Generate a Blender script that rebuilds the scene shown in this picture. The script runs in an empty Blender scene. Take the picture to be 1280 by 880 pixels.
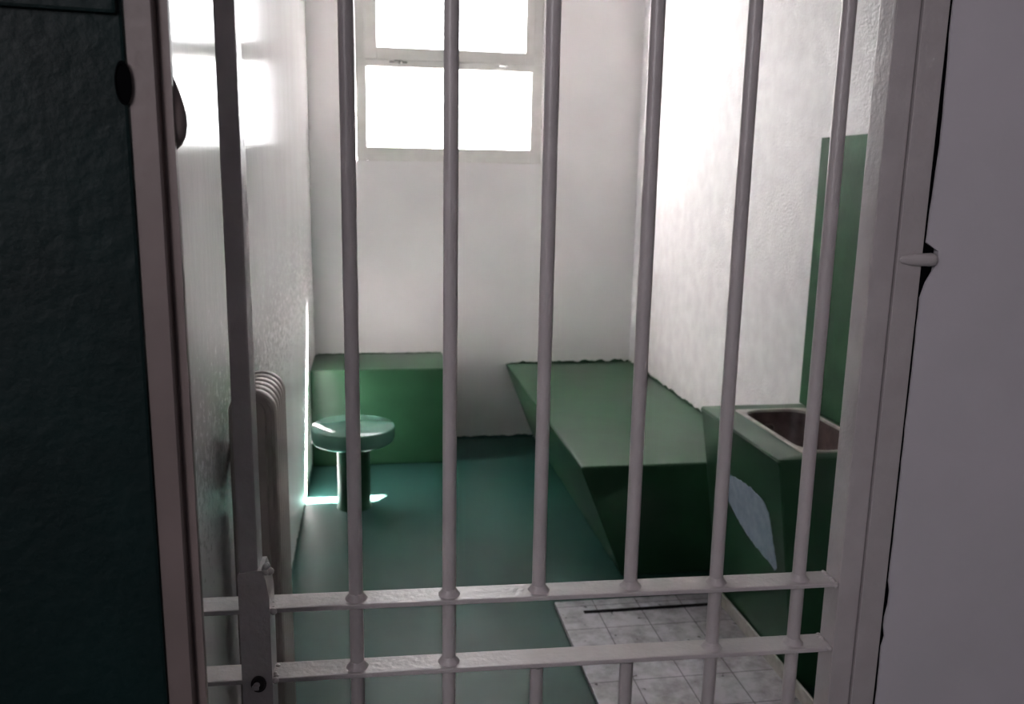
import bpy, bmesh, math, random
from mathutils import Vector, Matrix, noise

random.seed(7)
COL = bpy.context.scene.collection
SC = bpy.context.scene
PI = math.pi

# ------------------------------------------------------------------ dimensions (metres)
D = 5.033            # inner face of the far wall
D_OUT = 5.60         # outer face of the far wall
XL, XR = -0.33, 1.5705
CEIL = 3.0
G_Y, G_ANG = 1.0822, math.atan(-0.0305)   # barred gate plane

# ------------------------------------------------------------------ materials
def nodes(name):
    m = bpy.data.materials.new(name); m.use_nodes = True
    nt = m.node_tree; b = nt.nodes['Principled BSDF']
    return m, nt, b

def paint(name, col, col2=None, rough=.4, mott=6.0, bump=.15, bscale=60.0, stretch=(1, 1, 1),
          spec=.5, fine=.0, fine_scale=300.0, rvar=.0, dist=.004):
    """gloss or matt paint: slight mottling of colour, brush / roller bump."""
    m, nt, b = nodes(name); N = nt.nodes; L = nt.links
    tc = N.new('ShaderNodeTexCoord'); mp = N.new('ShaderNodeMapping')
    mp.inputs['Scale'].default_value = stretch
    L.new(tc.outputs['Object'], mp.inputs['Vector'])
    n1 = N.new('ShaderNodeTexNoise'); n1.inputs['Scale'].default_value = mott; n1.inputs['Detail'].default_value = 5
    L.new(mp.outputs['Vector'], n1.inputs['Vector'])
    r = N.new('ShaderNodeValToRGB')
    r.color_ramp.elements[0].position = .35; r.color_ramp.elements[1].position = .68
    r.color_ramp.elements[0].color = (*(col2 or [c * .86 for c in col]), 1)
    r.color_ramp.elements[1].color = (*col, 1)
    L.new(n1.outputs['Fac'], r.inputs['Fac']); L.new(r.outputs['Color'], b.inputs['Base Color'])
    b.inputs['Roughness'].default_value = rough
    b.inputs['Specular IOR Level'].default_value = spec
    if rvar:
        mr = N.new('ShaderNodeMapRange'); mr.inputs['To Min'].default_value = rough - rvar; mr.inputs['To Max'].default_value = rough + rvar
        mr.inputs['From Min'].default_value = .3; mr.inputs['From Max'].default_value = .7
        L.new(n1.outputs['Fac'], mr.inputs['Value']); L.new(mr.outputs['Result'], b.inputs['Roughness'])
    n2 = N.new('ShaderNodeTexNoise'); n2.inputs['Scale'].default_value = bscale; n2.inputs['Detail'].default_value = 4
    L.new(mp.outputs['Vector'], n2.inputs['Vector'])
    bp = N.new('ShaderNodeBump'); bp.inputs['Strength'].default_value = bump; bp.inputs['Distance'].default_value = dist
    L.new(n2.outputs['Fac'], bp.inputs['Height'])
    last = bp
    if fine:
        n3 = N.new('ShaderNodeTexNoise'); n3.inputs['Scale'].default_value = fine_scale; n3.inputs['Detail'].default_value = 3
        L.new(tc.outputs['Object'], n3.inputs['Vector'])
        b2 = N.new('ShaderNodeBump'); b2.inputs['Strength'].default_value = fine; b2.inputs['Distance'].default_value = .002
        L.new(n3.outputs['Fac'], b2.inputs['Height']); L.new(bp.outputs['Normal'], b2.inputs['Normal']); last = b2
    L.new(last.outputs['Normal'], b.inputs['Normal'])
    return m

W = (.765, .752, .76)
M = {}
M['wall_left'] = paint('white_gloss_wall_paint', W, (.70, .68, .69), rough=.19, mott=3, bump=.14, bscale=24, stretch=(1, 1.6, .5), spec=.45, fine=.08, fine_scale=160)
def gloss_by_height(m, z0, z1, r_low, r_high):
    '''dull scuffed lower wall, glossy paint above'''
    nt = m.node_tree; N = nt.nodes; L = nt.links
    tc = N.new('ShaderNodeTexCoord'); sp = N.new('ShaderNodeSeparateXYZ'); mr = N.new('ShaderNodeMapRange')
    L.new(tc.outputs['Object'], sp.inputs['Vector']); L.new(sp.outputs['Z'], mr.inputs['Value'])
    for k, v in (('From Min', z0), ('From Max', z1), ('To Min', r_low), ('To Max', r_high)): mr.inputs[k].default_value = v
    mr.interpolation_type = 'SMOOTHSTEP'
    n = N.new('ShaderNodeTexNoise'); n.inputs['Scale'].default_value = 45; n.inputs['Detail'].default_value = 8; n.inputs['Roughness'].default_value = .8
    L.new(tc.outputs['Object'], n.inputs['Vector'])
    ad = N.new('ShaderNodeMath'); ad.operation = 'MULTIPLY_ADD'; ad.inputs[1].default_value = 2.0
    L.new(n.outputs['Fac'], ad.inputs[0]); ad.inputs[2].default_value = -1.0
    zz = N.new('ShaderNodeMath'); zz.operation = 'ADD'
    L.new(sp.outputs['Z'], zz.inputs[0]); L.new(ad.outputs[0], zz.inputs[1]); L.new(zz.outputs[0], mr.inputs['Value'])
    L.new(mr.outputs['Result'], nt.nodes['Principled BSDF'].inputs['Roughness'])
gloss_by_height(M['wall_left'], .3, 1.35, .55, .13)
M['wall_right'] = paint('white_stippled_wall_paint', W, (.67, .65, .665), rough=.55, mott=14, bump=.6, bscale=110, stretch=(1, 1, .85), spec=.22, dist=.005)
M['wall_back'] = paint('white_matt_wall_paint', (.76, .735, .74), (.70, .68, .685), rough=.6, mott=2.5, bump=.10, bscale=30, spec=.3)
M['wall_hall'] = paint('lilac_white_corridor_paint', (.66, .62, .66), (.61, .58, .61), rough=.5, mott=5, bump=.10, bscale=35, spec=.35)
M['ceiling'] = paint('ceiling_white', (.50, .49, .49), rough=.7)
M['green'] = paint('dark_green_floor_paint', (.021, .074, .034), (.015, .055, .025), rough=.38, mott=5, bump=.04, bscale=40, spec=.42)
M['floor'] = paint('green_gloss_floor_paint', (.019, .068, .057), (.0145, .053, .045), rough=.42, mott=4, bump=.02, bscale=20, spec=.24, rvar=.02)
M['panel'] = paint('green_panel_paint', (.024, .085, .038), (.017, .060, .027), rough=.6, mott=7, bump=.3, bscale=50, spec=.15)
M['gate'] = paint('cream_lilac_metal_paint', (.52, .48, .48), (.47, .43, .43), rough=.33, mott=20, bump=.25, bscale=110, spec=.5)
M['post'] = paint('brownish_white_metal_paint', (.20, .155, .148), (.165, .130, .122), rough=.45, mott=10, bump=.15, bscale=60)
M['door'] = paint('blackish_green_door_paint', (.004, .016, .016), (.0025, .010, .010), rough=.5, mott=8, bump=.4, bscale=60, spec=.25, dist=.004)
M['radiator'] = paint('taupe_radiator_enamel', (.42, .36, .34), (.39, .33, .315), rough=.55, mott=6, bump=.05, bscale=60)
M['sash'] = paint('window_frame_paint', (.66, .65, .63), (.60, .59, .57), rough=.45, mott=12, bump=.1, bscale=60)
M['steel'] = paint('stained_steel', (.15, .095, .092), (.07, .047, .047), rough=.45, mott=22, bump=.2, bscale=70, spec=.5)
M['rim'] = paint('dull_rim', (.50, .47, .44), (.36, .33, .30), rough=.45, mott=30, bump=.1)
M['black'] = paint('void_shade_black', (.004, .004, .005), rough=.95, spec=0)  # flat black stands in for the shade inside the crack and the hole
M['rust'] = paint('rusty_lock_metal', (.045, .030, .028), (.02, .015, .015), rough=.5, mott=60, bump=.3, bscale=120)
M['latch_dark'] = paint('dark_latch_metal', (.16, .155, .15), rough=.4)
M['latch_light'] = paint('pale_latch_metal', (.72, .71, .70), rough=.35)
M['scrape'] = paint('bare_blue_grey_plaster', (.26, .31, .38), (.20, .25, .31), rough=.7, mott=28, bump=.3, bscale=80, spec=.2)
M['grate'] = paint('dark_drain_steel', (.010, .008, .008), rough=.8, spec=.1)

M['stool'] = paint('worn_teal_stool_paint', (.13, .30, .245), (.11, .265, .21), rough=.16, mott=9, bump=.03, bscale=30, spec=.6)

def tile_mat():
    m, nt, b = nodes('worn_white_floor_tiles'); N = nt.nodes; L = nt.links
    tc = N.new('ShaderNodeTexCoord')
    mp = N.new('ShaderNodeMapping'); mp.inputs['Location'].default_value = (-.66 + .0, -.05, 0)
    L.new(tc.outputs['Object'], mp.inputs['Vector'])
    br = N.new('ShaderNodeTexBrick'); br.offset = 0; br.squash = 1
    br.inputs['Scale'].default_value = 1; br.inputs['Brick Width'].default_value = .1625
    br.inputs['Row Height'].default_value = .1625; br.inputs['Mortar Size'].default_value = .0022
    br.inputs['Mortar Smooth'].default_value = .3
    br.inputs['Color1'].default_value = (.48, .465, .505, 1); br.inputs['Color2'].default_value = (.44, .425, .46, 1)
    br.inputs['Mortar'].default_value = (.13, .12, .13, 1)
    L.new(mp.outputs['Vector'], br.inputs['Vector'])
    n = N.new('ShaderNodeTexNoise'); n.inputs['Scale'].default_value = 16; n.inputs['Detail'].default_value = 6; n.inputs['Roughness'].default_value = .65
    L.new(tc.outputs['Object'], n.inputs['Vector'])
    r = N.new('ShaderNodeValToRGB'); r.color_ramp.elements[0].position = .36; r.color_ramp.elements[1].position = .60
    r.color_ramp.elements[0].color = (.40, .38, .36, 1); r.color_ramp.elements[1].color = (1, 1, 1, 1)
    L.new(n.outputs['Fac'], r.inputs['Fac'])
    mx = N.new('ShaderNodeMix'); mx.data_type = 'RGBA'; mx.blend_type = 'MULTIPLY'; mx.inputs['Factor'].default_value = .75
    L.new(br.outputs['Color'], mx.inputs['A']); L.new(r.outputs['Color'], mx.inputs['B'])
    v = N.new('ShaderNodeTexNoise'); v.inputs['Scale'].default_value = 34; v.inputs['Detail'].default_value = 2
    L.new(tc.outputs['Object'], v.inputs['Vector'])
    cr = N.new('ShaderNodeValToRGB'); cr.color_ramp.elements[0].position = .27; cr.color_ramp.elements[1].position = .31
    cr.color_ramp.elements[0].color = (.10, .09, .09, 1); cr.color_ramp.elements[1].color = (1, 1, 1, 1)
    L.new(v.outputs['Fac'], cr.inputs['Fac'])
    m2 = N.new('ShaderNodeMix'); m2.data_type = 'RGBA'; m2.blend_type = 'MULTIPLY'; m2.inputs['Factor'].default_value = 1
    L.new(mx.outputs['Result'], m2.inputs['A']); L.new(cr.outputs['Color'], m2.inputs['B'])
    L.new(m2.outputs['Result'], b.inputs['Base Color']); b.inputs['Roughness'].default_value = .4
    bp = N.new('ShaderNodeBump'); bp.inputs['Strength'].default_value = .3; bp.inputs['Distance'].default_value = .003; bp.invert = True
    L.new(br.outputs['Fac'], bp.inputs['Height']); L.new(bp.outputs['Normal'], b.inputs['Normal'])
    return m
M['tile'] = tile_mat()

def glass_mat():
    m = bpy.data.materials.new('window_glass'); m.use_nodes = True
    nt = m.node_tree; N = nt.nodes; L = nt.links
    N.remove(N['Principled BSDF']); out = N['Material Output']
    t = N.new('ShaderNodeBsdfTransparent'); t.inputs['Color'].default_value = (.95, .96, .95, 1)
    g = N.new('ShaderNodeBsdfGlossy'); g.inputs['Roughness'].default_value = .03
    mx = N.new('ShaderNodeMixShader')
    mx.inputs['Fac'].default_value = .05; L.new(t.outputs['BSDF'], mx.inputs[1]); L.new(g.outputs['BSDF'], mx.inputs[2])
    L.new(mx.outputs['Shader'], out.inputs['Surface'])
    return m
M['glass'] = glass_mat()

# ------------------------------------------------------------------ mesh helpers
def link(name, bm, mat, parent=None, smooth=None):
    bmesh.ops.recalc_face_normals(bm, faces=bm.faces)
    me = bpy.data.meshes.new(name); bm.to_mesh(me); bm.free()
    if smooth is not None:
        me.shade_smooth()
        try: me.set_sharp_from_angle(angle=math.radians(smooth))
        except Exception: pass
    me.materials.append(M[mat])
    o = bpy.data.objects.new(name, me); COL.objects.link(o)
    if parent: o.parent = parent
    return o

def box(bm, x0, x1, y0, y1, z0, z1, bev=0, seg=2):
    g = bmesh.ops.create_cube(bm, size=1)
    v = g['verts']
    for p in v:
        p.co = Vector(((x0 + x1) / 2 + p.co.x * (x1 - x0), (y0 + y1) / 2 + p.co.y * (y1 - y0), (z0 + z1) / 2 + p.co.z * (z1 - z0)))
    if bev:
        e = list({e for p in v for e in p.link_edges})
        bmesh.ops.bevel(bm, geom=e, offset=bev, segments=seg, affect='EDGES', profile=.6)

def boxes(*a, bev=0):
    bm = bmesh.new()
    for b in a: box(bm, *b, bev=bev)
    return bm

def loft(bm, loops, cap0=True, cap1=True):
    rings = [[bm.verts.new(p) for p in lp] for lp in loops]
    n = len(rings[0])
    for a, b in zip(rings, rings[1:]):
        for i in range(n):
            bm.faces.new((a[i], a[(i + 1) % n], b[(i + 1) % n], b[i]))
    if cap0: bm.faces.new(rings[0][::-1])
    if cap1: bm.faces.new(rings[-1])
    return rings

def lathe(bm, prof, cx, cy, seg=48):
    loft(bm, [[(cx + r * math.cos(2 * PI * i / seg), cy + r * math.sin(2 * PI * i / seg), z) for i in range(seg)] for r, z in prof])

def rod(bm, a, b, r, seg=16, r2=None):
    a, b = Vector(a), Vector(b); d = (b - a).normalized()
    u = d.orthogonal().normalized(); w = d.cross(u); r2 = r if r2 is None else r2
    loft(bm, [[p + (u * math.cos(2 * PI * i / seg) + w * math.sin(2 * PI * i / seg)) * rr for i in range(seg)] for p, rr in ((a, r), (b, r2))])

def rrect(x0, x1, y0, y1, z, r, n=6):
    pts = []
    for cx, cy, a0 in ((x1 - r, y1 - r, 0), (x0 + r, y1 - r, 90), (x0 + r, y0 + r, 180), (x1 - r, y0 + r, 270)):
        for i in range(n + 1):
            a = math.radians(a0 + 90 * i / n)
            pts.append((cx + r * math.cos(a), cy + r * math.sin(a), z))
    return pts

def empty(name, loc, rz=0):
    o = bpy.data.objects.new(name, None); COL.objects.link(o)
    o.location = loc; o.rotation_euler = (0, 0, rz); o.empty_display_size = .1
    return o

def thing(o, label, cat, group=None):
    o['label'] = label; o['category'] = cat
    if group: o['group'] = group
    return o

def struct(o, label=None):
    o['kind'] = 'structure'
    if label: o['label'] = label
    return o

def local(o_root, o):
    """child given in world coordinates of an unrotated root"""
    for v in o.data.vertices: v.co -= o_root.location
    o.parent = o_root
    return o

def part(root, name, bm, mat, smooth=None):
    return local(root, link(name, bm, mat, None, smooth))

# ------------------------------------------------------------------ the room
struct(link('floor', boxes((-1.6, 3.6, -1.7, 5.7, -.12, 0)), 'floor'), 'green painted floor with a soft sheen')
struct(link('ceiling', boxes((-1.6, 3.6, -1.7, D_OUT, CEIL, CEIL + .12)), 'ceiling'), 'white ceiling of the cell')
struct(link('wall_left', boxes((XL - .15, XL, 1.13, D, 0, CEIL)), 'wall_left'), 'glossy white wall on the left, mirroring the window')
struct(link('wall_right', boxes((XR, XR + .15, 1.16, D, 0, CEIL)), 'wall_right'), 'white roller-painted wall above the bed')

# far wall with the window opening
WX0, WX1, WZ0, WZ1 = -.073, .986, 1.650, 2.880
bm = boxes((XL - .15, WX0, D, D_OUT, 0, CEIL), (WX1, XR + .15, D, D_OUT, 0, CEIL),
           (WX0, WX1, D, D_OUT, 0, WZ0), (WX0, WX1, D, D_OUT, WZ1, CEIL))
bmesh.ops.remove_doubles(bm, verts=bm.verts, dist=1e-4)
struct(link('wall_back', bm, 'wall_back'), 'white far wall below the bright window')

# window: fixed lower light, hopper sash above
win = struct(empty('window_1', ((WX0 + WX1) / 2, D + .015, WZ0)), 'white framed window with a fixed pane below an opening sash')
y0, y1 = D + .015, D + .070
part(win, 'window_frame', boxes((WX0 + .002, -.010, y0, y1, WZ0 + .001, WZ1 - .001), (.922, WX1 - .002, y0, y1, WZ0 + .001, WZ1 - .001),
     (-.010, .922, y0, y1, WZ0 + .001, 1.728), (-.010, .922, y0, y1, 2.158, 2.205), (-.021, .933, y0 - .0185, y0 + .001, 2.158, 2.1955), (-.010, .922, y0, y1, 2.80, WZ1 - .001), bev=.003), 'sash')
sash = part(win, 'sash', boxes((-.022, .049, y0 - .020, y0 - .0006, 2.196, 2.798), (.882, .934, y0 - .020, y0 - .0006, 2.196, 2.798),
     (.049, .882, y0 - .020, y0 - .0006, 2.196, 2.263), (.049, .882, y0 - .020, y0 - .0006, 2.745, 2.798), bev=.004), 'sash')
part(win, 'pane', boxes((-.0095, .9215, y0 + .030, y0 + .034, 1.7285, 2.1575)), 'glass')
part(win, 'pane', boxes((.0495, .8815, y0 - .012, y0 - .008, 2.2635, 2.7445)), 'glass')
def latch(cx, mat):
    bm = bmesh.new()
    box(bm, cx - .05, cx + .05, y0 - .026, y0 - .018, 2.179, 2.190, bev=.003)
    box(bm, cx - .022, cx + .022, y0 - .046, y0 - .024, 2.183, 2.194, bev=.004)
    rod(bm, (cx, y0 - .042, 2.189), (cx + .006, y0 - .042, 2.172), .006, 10)
    return part(win, 'latch', bm, mat, 40)
latch(.165, 'latch_dark')['label'] = 'dark metal latch'
latch(.754, 'latch_light')['label'] = 'pale metal latch'

# partition between corridor and cell: right of the gate, with a ragged plaster edge
def ragged_wall():
    bm = bmesh.new(); zs = []; z = 0.0
    while z < CEIL:
        zs.append(z); z += random.uniform(.008, .022)
    zs.append(CEIL); pts = []
    for z in zs:
        g = .0019 + .0022 * max(0, noise.noise((0, 3.1, z * 9))) + .0008 * random.random()
        if 1.50 < z < 1.76: g += .0036 * math.sin((z - 1.50) / .26 * PI)
        if .955 < z < .99: g += .003
        if .90 < z < .915: g += .003
        if 1.444 < z < 1.474: g = .0225 - .00045 * abs(z - 1.462) * 1000 * .6
        elif 1.418 < z <= 1.444: g = .0105 - .003 * random.random()
        pts.append((.7225 + g, z))
    out = pts + [(3.6, CEIL), (3.6, 0)]
    loft(bm, [[(x, 1.040, z) for x, z in out], [(x, 1.160, z) for x, z in out]])
    return bm
struct(link('wall_front_inner', boxes((.780, XR, 1.162, 1.176, 0, CEIL), (XL, -.242, 1.132, 1.146, 0, CEIL), (-.2415, .7795, 1.162, 1.176, 2.121, CEIL)), 'panel'), 'unseen cell side of the front wall, green added to cut bounce light')  # unseen facing, its dark green added to keep the near cell dim
wf = struct(link('wall_front', ragged_wall(), 'wall_hall'), 'lilac white corridor wall with a cracked plaster edge')
struct(link('wall_front_left', boxes((-1.6, -.240, .862, 1.128, 0, CEIL)), 'wall_hall'))
struct(link('wall_front_top', boxes((-.239, .7215, .90, 1.160, 2.12, CEIL)), 'wall_hall'))
# the corridor the picture is taken from
struct(link('wall_corridor_left', boxes((-1.72, -1.602, -1.7, .86, 0, CEIL)), 'wall_hall'))
struct(link('wall_corridor_right', boxes((3.602, 3.72, -1.7, 1.16, 0, CEIL)), 'wall_hall'))
struct(link('wall_corridor_back', boxes((-1.6, 3.6, -1.82, -1.702, 0, CEIL)), 'wall_hall'))

# steel frame of the gate on the right, with the hinge lug lying across it
t1 = struct(empty('trim_1', (.70, 1.04, 0)), 'white steel door frame strip on the right of the gate')
part(t1, 'frame_strip', boxes((.6860, .7215, 1.041, 1.120, 0, 2.115), (.668, .700, 1.092, 1.104, 0, 2.115), (.717, .775, 1.1615, 1.175, 0, 2.115), bev=.0012), 'gate')
part(t1, 'gap_shade_fill', boxes((.722, .775, 1.072, 1.076, 1.39, 1.49), (.7217, .7380, 1.0428, 1.060, 0, 2.1)), 'black')  # black filler that paints in the shade of the crack and lug notch
def lug():
    bm = bmesh.new(); n = 16; loops = []
    for x, r, f in ((.688, .0015, .5), (.692, .0050, .5), (.705, .0078, .6), (.720, .0086, .8), (.733, .0092, 1), (.7385, .0082, 1), (.7415, .0045, 1)):
        loops.append([(x, 1.040 + math.cos(2 * PI * i / n) * r * f, 1.4575 + math.sin(2 * PI * i / n) * r) for i in range(n)])
    loft(bm, loops); return bm
part(t1, 'hinge_lug', lug(), 'gate', 60)

# steel post on the left with a bulging hinge knuckle
t2 = struct(empty('trim_2', (-.18, .83, 0)), 'brownish white steel door post on the left')
bm = bmesh.new()
prof = [(-.2000, .862), (-.2000, .800), (-.1790, .800), (-.1774, .802), (-.1770, .806), (-.1771, .8105), (-.1700, .8078), (-.1668, .8070), (-.1664, .8105), (-.1760, .862)]
loft(bm, [[(x, y, 0) for x, y in prof], [(x, y, CEIL) for x, y in prof]])
part(t2, 'post', bm, 'post', 30)
def knuckle():
    bm = bmesh.new(); n = 20; loops = []
    for z, r in ((1.572, .0012), (1.576, .0058), (1.583, .0098), (1.593, .0116), (1.603, .0112), (1.614, .0086), (1.626, .0048), (1.634, .0012)):
        loops.append([(-.1690 + math.cos(2 * PI * i / n) * r * .95, .820 + math.sin(2 * PI * i / n) * r * .9, z) for i in range(n)])
    loft(bm, loops); return bm
part(t2, 'hinge_knuckle', knuckle(), 'post', 60)

# dark green solid door standing open towards the corridor
hx, hy = -.1985, .797
ang = math.atan2(-.115, -.80)           # direction from the hinge into the corridor
dr = struct(empty('door_1', (hx, hy, 0), ang + 0), 'solid blackish green steel door standing open on the left')
# local +X runs away from the hinge, local +Y faces the viewer's side or the wall
def door_leaf():
    bm = bmesh.new(); box(bm, .002, .80, -.042, 0, .02, 2.06, bev=.003)
    return bm
SGN = 1
leaf = link('door_leaf', door_leaf(), 'door', dr)
bm = bmesh.new(); box(bm, .006, .79, -.002, .006, 1.679, 1.80, bev=.003)
link('door_rail', bm, 'door', dr)
for x in (.10, .155, .21):
    bm = bmesh.new()
    lathe(bm, [(.0005, .0095), (.0032, .009), (.0045, .007), (.0048, .005)], 0, 0, 14)
    for v in bm.verts: v.co = Vector((x + v.co.x, v.co.z + .0056, 1.690 + v.co.y))
    link('rivet', bm, 'door', dr, 50)
bm = bmesh.new(); n = 24
loft(bm, [[(.005 + .0065 * k * math.cos(2 * PI * i / n), yy, 1.625 + .018 * k * math.sin(2 * PI * i / n)) for i in range(n)] for k, yy in ((1, -.001), (1, .0015), (.85, .0018), (.8, .0008))])
link('hole_shade_disc', bm, 'black', dr)  # raised black disc, painted in for the dark of a small hole

# ------------------------------------------------------------------ barred gate
gate = thing(empty('barred_gate', (0, G_Y, 0), G_ANG), 'cream painted barred steel gate with a food slot between two flat crossbars', 'gate')
BX = [-.0254, .0987, .2217, .3511, .4754, .5986]
Z1, Z2 = .993, .893            # undersides of the two crossbars
TH = .0065
bm = boxes((-.1715, -.1480, -.020, .020, .03, 2.085), bev=.0025); link('stile', bm, 'gate', gate)
bm = boxes((.6505, .6830, -.020, .020, .03, 2.085), bev=.0015); link('stile', bm, 'gate', gate)
bm = boxes((-.262, -.242, -.020, .020, .03, 2.085), bev=.0025); link('stile', bm, 'gate', gate)
for z in (Z1, Z2, .12, 1.93):
    bm = bmesh.new()
    box(bm, -.1475, .650, -.020, .020, z, z + TH, bev=.0015)
    box(bm, -.2415, -.172, -.020, .020, z, z + TH, bev=.0015)
    cb = link('crossbar', bm, 'gate', gate)
    for x, s in ((-.1345, 1), (.6475, -1)):
        w = bmesh.new()
        for k in range(7):
            a = random.random(); r = .0028 + .0022 * random.random()
            bmesh.ops.create_icosphere(w, subdivisions=2, radius=r, matrix=Matrix.Translation((x + s * .004 * random.random(), -.020 + .038 * k / 6, z + TH * (.3 + .6 * a))))
        link('weld_bead', w, 'gate', cb, 180)
R_BAR = .0093
def bar(x, za, zb, welds):
    bm = bmesh.new(); n = 20; loops = []; k = max(2, int((zb - za) / .05))
    for j in range(k + 1):
        z = za + (zb - za) * j / k
        ox = .0006 * noise.noise((x * 37, z * 2.3, 1)); r = R_BAR * (1 + .025 * noise.noise((x * 19, z * 9, 4)))
        loops.append([(x + ox + r * math.cos(2 * PI * i / n), r * math.sin(2 * PI * i / n), z) for i in range(n)])
    loft(bm, loops)
    b = link('bar', bm, 'gate', gate, 60)
    for z, s in welds:
        w = bmesh.new(); n = 24; loops = []
        for rr, dz in ((R_BAR * .95, .0095), (R_BAR * 1.08, .0065), (R_BAR * 1.35, .0028), (R_BAR * 1.62, 0)):
            loops.append([(x + rr * (1 + .10 * noise.noise((i * .7, x * 30, z * 20 + dz))) * math.cos(2 * PI * i / n),
                           rr * (1 + .10 * noise.noise((i * .7, x * 30 + 5, z * 20 + dz))) * math.sin(2 * PI * i / n), z + s * dz) for i in range(n)])
        loft(w, loops); link('weld', w, 'gate', b, 80)
    return b
top, bot = 2.075, .055
for i, x in enumerate(BX):
    if i in (2, 3):
        bar(x, Z1 + TH * .5, top, [(Z1 + TH, 1)])
        bar(x, bot, Z2 + TH * .6, [(Z2, -1)])
    else:
        bar(x, bot, top, [(Z1 + TH, 1), (Z2 + TH, 1)])
# lock plate at the foot of the left stile, with its rusty keyhole
def lock_plate():
    bm = bmesh.new()
    out = [(-.1735, .55), (-.1735, 1.046), (-.1722, 1.050), (-.1700, 1.051), (-.1490, 1.054), (-.1425, 1.054), (-.1385, 1.040), (-.1350, 1.015), (-.1350, .55)]
    loft(bm, [[(x, -.0225, z) for x, z in out], [(x, .0215, z) for x, z in out]])
    return bm
lp = link('lock_plate', lock_plate(), 'gate', gate)
w = bmesh.new()
for k in range(8):
    bmesh.ops.create_icosphere(w, subdivisions=2, radius=.003 + .0025 * random.random(), matrix=Matrix.Translation((-.141 + .008 * random.random(), -.024 + .01 * random.random(), 1.050 + .012 * random.random())))
link('weld_bead', w, 'gate', lp, 180)
def ring_y(x, z, prof, n=24):
    bm = bmesh.new()
    loft(bm, [[(x + r * math.cos(2 * PI * i / n), yy, z + r * 1.15 * math.sin(2 * PI * i / n)) for i in range(n)] for r, yy in prof])
    return bm
KX, KZ = -.1525, .895
link('keyhole', ring_y(KX, KZ, ((.0100, -.0222), (.0100, -.0248), (.0080, -.0252), (.0074, -.0235))), 'rust', lp, 50)
bm = bmesh.new(); rod(bm, (KX - .002, -.0222, KZ - .001), (KX - .0045, -.029, KZ - .002), .0040, 12); box(bm, KX - .008, KX + .001, -.031, -.028, KZ - .005, KZ + .001, bev=.001)
link('screw', bm, 'gate', lp, 50)

# ------------------------------------------------------------------ concrete furniture
def rough_prism(outline_front, y0, y1, ny, bev, axis='y'):
    """outline in XZ extruded along Y, edges softened"""
    bm = bmesh.new()
    loft(bm, [[(x, y, z) for x, z in outline_front] for y in (y0, y1)])
    bmesh.ops.bevel(bm, geom=list(bm.edges), offset=bev, segments=3, affect='EDGES', profile=.6)
    return bm

def paint_edge(p0, p1, up, out, n, h0, h1, seed):
    """ragged run of paint where the green coat laps onto a wall"""
    bm = bmesh.new(); p0, p1, up, out = Vector(p0), Vector(p1), Vector(up), Vector(out)
    lo, hi = [], []
    for i in range(n + 1):
        p = p0.lerp(p1, i / n)
        h = h0 + (h1 - h0) * max(0, .5 + .9 * noise.noise((seed, i * .37, 0)) + .35 * noise.noise((seed, i * 1.3, 5)))
        lo.append(p); hi.append(p + up * max(h, .001))
    for i in range(n):
        a = [lo[i], lo[i + 1], hi[i + 1], hi[i]]
        vs = [bm.verts.new(q) for q in a] + [bm.verts.new(q + out * .0025) for q in a]
        for f in ((0, 1, 2, 3), (7, 6, 5, 4), (0, 4, 5, 1), (1, 5, 6, 2), (2, 6, 7, 3), (3, 7, 4, 0)): bm.faces.new([vs[k] for k in f])
    bmesh.ops.remove_doubles(bm, verts=bm.verts, dist=1e-5)
    return bm

# bed: wedge-sided plinth in the far right corner
BT, BX0, BY0 = .4665, .7965, 3.100
bed = thing(empty('concrete_bed', (1.18, 4.06, 0)), 'long green painted concrete bed with an inward sloping side, against the right wall', 'bed')
part(bed, 'bed_base', rough_prism([(BX0, BT), (XR - .001, BT), (XR - .001, .0005), (.978, .0005), (BX0 + .004, BT - .022)], BY0, D - .001, 1, .009), 'green', 40)
bm = paint_edge((BX0 + .03, D - .0005, BT - .004), (XR - .004, D - .0005, BT - .004), (0, 0, 1), (0, -1, 0), 60, .006, .022, 1.3)
part(bed, 'paint_edge', bm, 'green')
bm = paint_edge((XR - .0005, D - .004, BT - .004), (XR - .0005, BY0 + .01, BT - .004), (0, 0, 1), (-1, 0, 0), 110, .005, .020, 4.7)
part(bed, 'paint_edge', bm, 'green')

# low block in the far left corner
bench = thing(empty('concrete_bench', (.04, 4.81, 0)), 'square green painted concrete block bench behind the round stool', 'bench')
part(bench, 'bench_block', rough_prism([(XL + .001, .5393), (.412, .5393), (.412, .0005), (XL + .001, .0005)], 4.594, D - .001, 1, .010), 'green', 40)
part(bench, 'paint_edge', paint_edge((XL + .02, D - .0005, .535), (.405, D - .0005, .535), (0, 0, 1), (0, -1, 0), 50, .005, .010, 8.2), 'green')

# stool
stool = thing(empty('stool', (-.094, 3.99, 0)), 'round green concrete stool on a thick stem', 'stool')
bm = bmesh.new()
lathe(bm, [(.160, .325), (.183, .328), (.192, .336), (.1965, .350), (.1970, .392), (.1955, .400), (.191, .4042), (.05, .4050)], -.094, 3.99, 64)
part(stool, 'seat', bm, 'stool', 50)
bm = bmesh.new()
lathe(bm, [(.0835, .0005), (.081, .010), (.0775, .02), (.0770, .3245)], -.094, 3.99, 40)
part(stool, 'pedestal', bm, 'green', 50)

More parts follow.
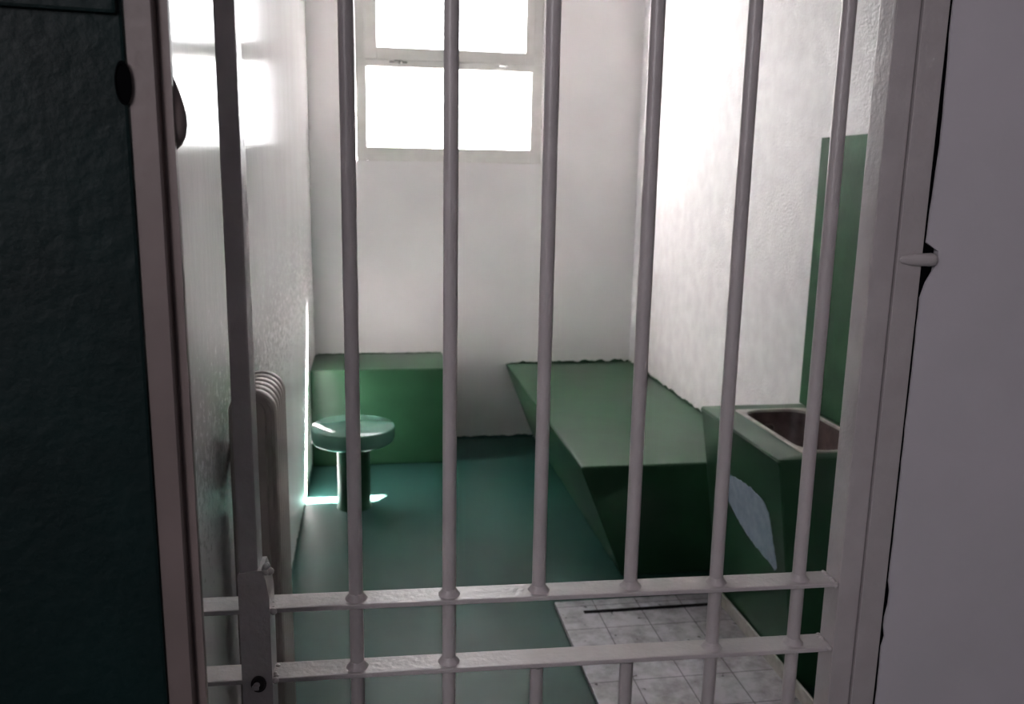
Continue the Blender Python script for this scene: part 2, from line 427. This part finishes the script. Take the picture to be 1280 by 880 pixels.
# wash basin: tapered concrete stand with a sunk steel bowl
ST, SX0, SB0, SY0, SY1 = .76, 1.175, 1.290, 2.260, 2.880
XE = XR - .001
sink = thing(empty('washbasin_stand', (1.42, 2.57, 0)), 'green concrete washbasin stand with a stained sunken bowl and a scraped side', 'washbasin')
bm = bmesh.new()
loft(bm, [rrect(SB0, XE, SY0 + .008, SY1, .0005, .008), rrect(SX0 + .008, XE, SY0 + .001, SY1, ST - .030, .008),
          rrect(SX0, XE, SY0, SY1, ST - .010, .008), rrect(SX0 + .003, XE, SY0 + .003, SY1 - .001, ST - .002, .008), rrect(SX0 + .008, XE, SY0 + .008, SY1 - .002, ST, .008),
          rrect(1.276, 1.549, 2.309, 2.814, ST, .012), rrect(1.276, 1.549, 2.309, 2.814, ST - .25, .012)], True, True)
part(sink, 'stand', bm, 'green', 35)
bowl_bm = bmesh.new()
loft(bowl_bm, [rrect(1.278, 1.547, 2.311, 2.812, ST - .012, .010), rrect(1.278, 1.547, 2.311, 2.812, ST + .002, .010), rrect(1.281, 1.544, 2.314, 2.809, ST + .004, .010),
          rrect(1.292, 1.536, 2.326, 2.800, ST + .003, .075), rrect(1.294, 1.534, 2.328, 2.798, ST - .006, .073), rrect(1.290, 1.538, 2.324, 2.802, ST - .012, .075)], False, False)
part(sink, 'rim', bowl_bm, 'rim', 40)
bm = bmesh.new()
loft(bm, [rrect(1.293, 1.535, 2.327, 2.799, ST - .003, .074), rrect(1.300, 1.528, 2.336, 2.790, ST - .06, .072), rrect(1.310, 1.520, 2.350, 2.776, ST - .150, .07),
          rrect(1.335, 1.495, 2.380, 2.746, ST - .178, .06), rrect(1.38, 1.45, 2.5, 2.62, ST - .186, .03)], False, True)
bowl = part(sink, 'bowl', bm, 'steel', 60)
bm = bmesh.new(); lathe(bm, [(.020, ST - .186), (.020, ST - .181), (.014, ST - .1805), (.012, ST - .184)], 1.415, 2.56, 24)
for v in bm.verts: v.co -= sink.location
link('drain', bm, 'rim', bowl, 40)
bm = bmesh.new(); n = 24
loft(bm, [[(1.40 + r * math.cos(2 * PI * i / n), yy, ST - .062 + r * .8 * math.sin(2 * PI * i / n)) for i in range(n)] for r, yy in ((.020, 2.7885), (.022, 2.784), (.016, 2.781), (.012, 2.785))])
for v in bm.verts: v.co -= sink.location
link('overflow', bm, 'steel', bowl, 40)
# scraped bare patch on the sloping side
kx = (SB0 - SX0) / ST
pp = [[2.7, .57], [2.609, .584], [2.531, .59], [2.464, .59], [2.401, .581], [2.359, .557], [2.346, .496], [2.333, .435], [2.325, .38], [2.345, .372],
      [2.374, .381], [2.443, .386], [2.514, .397], [2.592, .421], [2.653, .455], [2.708, .493], [2.722, .53]]
fine = []
for (ya, za), (yb, zb) in zip(pp, pp[1:] + pp[:1]):
    k = max(1, int(math.hypot(yb - ya, zb - za) / .012))
    fine += [(ya + (yb - ya) * i / k + random.uniform(-.004, .004), za + (zb - za) * i / k + random.uniform(-.004, .004)) for i in range(k)]
pp = fine
bm = bmesh.new()
def side_x(z):   # the stand's sloping face
    z0, z1, xa, xb = .0005, ST - .030, SB0, SX0 + .008
    return xa + (xb - xa) * (z - z0) / (z1 - z0)
loft(bm, [[(side_x(z) + .001, y, z) for y, z in pp], [(side_x(z) - .0016, y, z) for y, z in pp]])
part(sink, 'scraped_patch', bm, 'scrape')['label'] = 'bare blue grey patch where the green paint has come off'

# green panel on the wall above the basin
bm = bmesh.new(); box(bm, XR - .012, XR - .0005, 2.05, 2.878, ST + .0045, 1.7175, bev=.002)
thing(link('splashback_panel', bm, 'panel'), 'tall green panel on the right wall above the washbasin', 'panel')

# tiled tray with drain slot and tiled upstand
tray = thing(empty('tiled_tray', (.95, 2.3, 0)), 'worn white tiled floor tray in front of the washbasin stand', 'shower tray')
bm = bmesh.new(); box(bm, .655, 1.2645, 1.70, 2.882, .0005, .022, bev=.004)
part(tray, 'tile_slab', bm, 'tile')
bm = bmesh.new(); box(bm, 1.2650, 1.2735, 1.70, 2.882, .0005, .066, bev=.002)
part(tray, 'tile_upstand', bm, 'rim')
bm = bmesh.new(); box(bm, .745, 1.255, 2.782, 2.800, .0215, .0245, bev=.001)
part(tray, 'drain_slot', bm, 'grate')

# radiator on the left wall, seen end-on
rad = thing(empty('column_radiator', (-.2525, 1.93, 0)), 'taupe ribbed column radiator on the left wall behind the gate', 'radiator')
RZ0, RZ1, RX0, RX1 = .14, 1.106, -.302, -.203
def arch(x0, x1, z1, y, n=10):
    r = min((x1 - x0) / 2, .049); pts = [(x0, y, RZ0 + .03), (x0 + .02, y, RZ0), (x1 - .02, y, RZ0), (x1, y, RZ0 + .03)]
    for i in range(n + 1):
        a = PI / 2 * i / n
        pts.append((x1 - r + r * math.cos(a), y, z1 - r + r * math.sin(a)))
    for i in range(n + 1):
        a = PI / 2 + PI / 2 * i / n
        pts.append((x0 + r + r * math.cos(a), y, z1 - r + r * math.sin(a)))
    return pts
def section(yc):
    bm = bmesh.new(); h = .0178
    def sh(d, y):  # inset outline
        return arch(RX0 + d, RX1 - d, RZ1 - d, y)
    loops = [sh(.004, yc + h), sh(0, yc + h - .006), sh(0, yc - h + .006), sh(.004, yc - h)]
    for d in (.010, .012, .022, .024):
        k = int(round(d * 1000)); deep = {10: 0, 12: 1, 22: 1, 24: 0}[k]
        loops.append(sh(d, yc - h + .006 * deep))
    loft(bm, loops)
    return bm
for k in range(6):
    part(rad, 'column', section(1.84 + .036 * k), 'radiator', 35)
for z in (RZ0 + .06, RZ1 - .07):
    bm = bmesh.new(); rod(bm, (-.254, 1.84, z), (-.254, 2.04, z), .014, 16); part(rad, 'header_pipe', bm, 'radiator', 40)
for y in (2.005,):
    for z in (RZ1 - .20, RZ0 + .10): part(rad, 'wall_bracket', boxes((-.330, -.301, y - .006, y + .006, z, z + .04)), 'radiator')
for y in (1.84, 2.02):
    bm = bmesh.new(); rod(bm, (-.254, y, .0005), (-.254, y, RZ0 + .01), .012, 14); part(rad, 'foot', bm, 'radiator', 40)

# paint laps of the green floor on the walls
fl = bpy.data.objects['floor']
link('paint_edge', paint_edge((XL + .0005, 4.59, 0), (XL + .0005, 1.3, 0), (0, 0, 1), (1, 0, 0), 170, .002, .030, 2.2), 'floor', fl)
link('paint_edge', paint_edge((.413, D - .0005, 0), (.975, D - .0005, 0), (0, 0, 1), (0, -1, 0), 40, .012, .022, 6.6), 'floor', fl)

# ------------------------------------------------------------------ light
w = bpy.data.worlds.new('sky'); SC.world = w; w.use_nodes = True
N = w.node_tree.nodes; L = w.node_tree.links; bg = N['Background']
tc = N.new('ShaderNodeTexCoord'); sp = N.new('ShaderNodeSeparateXYZ'); mr = N.new('ShaderNodeValToRGB')
L.new(tc.outputs['Generated'], sp.inputs['Vector'])
mp = N.new('ShaderNodeMapRange'); mp.inputs['From Min'].default_value = -1; mp.inputs['From Max'].default_value = 1
L.new(sp.outputs['Z'], mp.inputs['Value']); L.new(mp.outputs['Result'], mr.inputs['Fac'])
e = mr.color_ramp.elements; e[0].position = .40; e[0].color = (.6, .58, .55, 1); e[1].position = .5; e[1].color = (.98, .97, 1, 1)
L.new(mr.outputs['Color'], bg.inputs['Color']); bg.inputs['Strength'].default_value = 15

def light(name, kind, loc, energy, color=(1, 1, 1), **kw):
    l = bpy.data.lights.new(name, kind); l.energy = energy; l.color = color
    for k, v in kw.items(): setattr(l, k, v)
    o = bpy.data.objects.new(name, l); COL.objects.link(o); o.location = loc
    return o
def aim(o, target):
    o.rotation_euler = (Vector(target) - o.location).to_track_quat('-Z', 'Y').to_euler()
sun = light('sun', 'SUN', (3, 9, 8), 860, (1, .955, .94), angle=.0093)
aim(sun, Vector((3, 9, 8)) + Vector((-.63, -1, -1.862)))
port = light('window_portal', 'AREA', ((WX0 + WX1) / 2, D_OUT + .02, (WZ0 + WZ1) / 2), 1, shape='RECTANGLE', size=1.06, size_y=1.23)
port.rotation_euler = (-PI / 2, 0, 0); port.data.cycles.is_portal = True
hall = light('corridor_daylight', 'AREA', (-1.30, -1.35, 2.3), 21, (1, .945, .995), shape='SQUARE', size=.9)
aim(hall, (.7, 1.04, 1.3))

# ------------------------------------------------------------------ camera
cam = bpy.data.cameras.new('camera'); co = bpy.data.objects.new('camera', cam); COL.objects.link(co)
R = ((0.9869420906350772, 0.013704654566532238, -0.16049140841825435), (-0.16005942191455966, 0.1951781474048045, -0.9676189705829488), (0.018063532025599887, 0.980672051818976, 0.1948230879334369))
mw = Matrix(R).to_4x4(); mw.translation = (0, 0, 1.55); co.matrix_world = mw
cam.sensor_fit = 'HORIZONTAL'; cam.sensor_width = 36; cam.lens = 36 * 1075.614 / 1280; cam.clip_start = .02
cam.dof.use_dof = True; cam.dof.focus_distance = 1.12; cam.dof.aperture_fstop = 8.5
SC.camera = co

SC.view_settings.view_transform = 'Standard'; SC.view_settings.look = 'None'
SC.view_settings.gamma = 1; SC.view_settings.use_curve_mapping = False; SC.view_settings.exposure = 0
SC.cycles.use_denoising = True
SC.cycles.max_bounces = 14; SC.cycles.diffuse_bounces = 8; SC.cycles.glossy_bounces = 6; SC.cycles.transparent_max_bounces = 12
SC.cycles.sample_clamp_indirect = 60
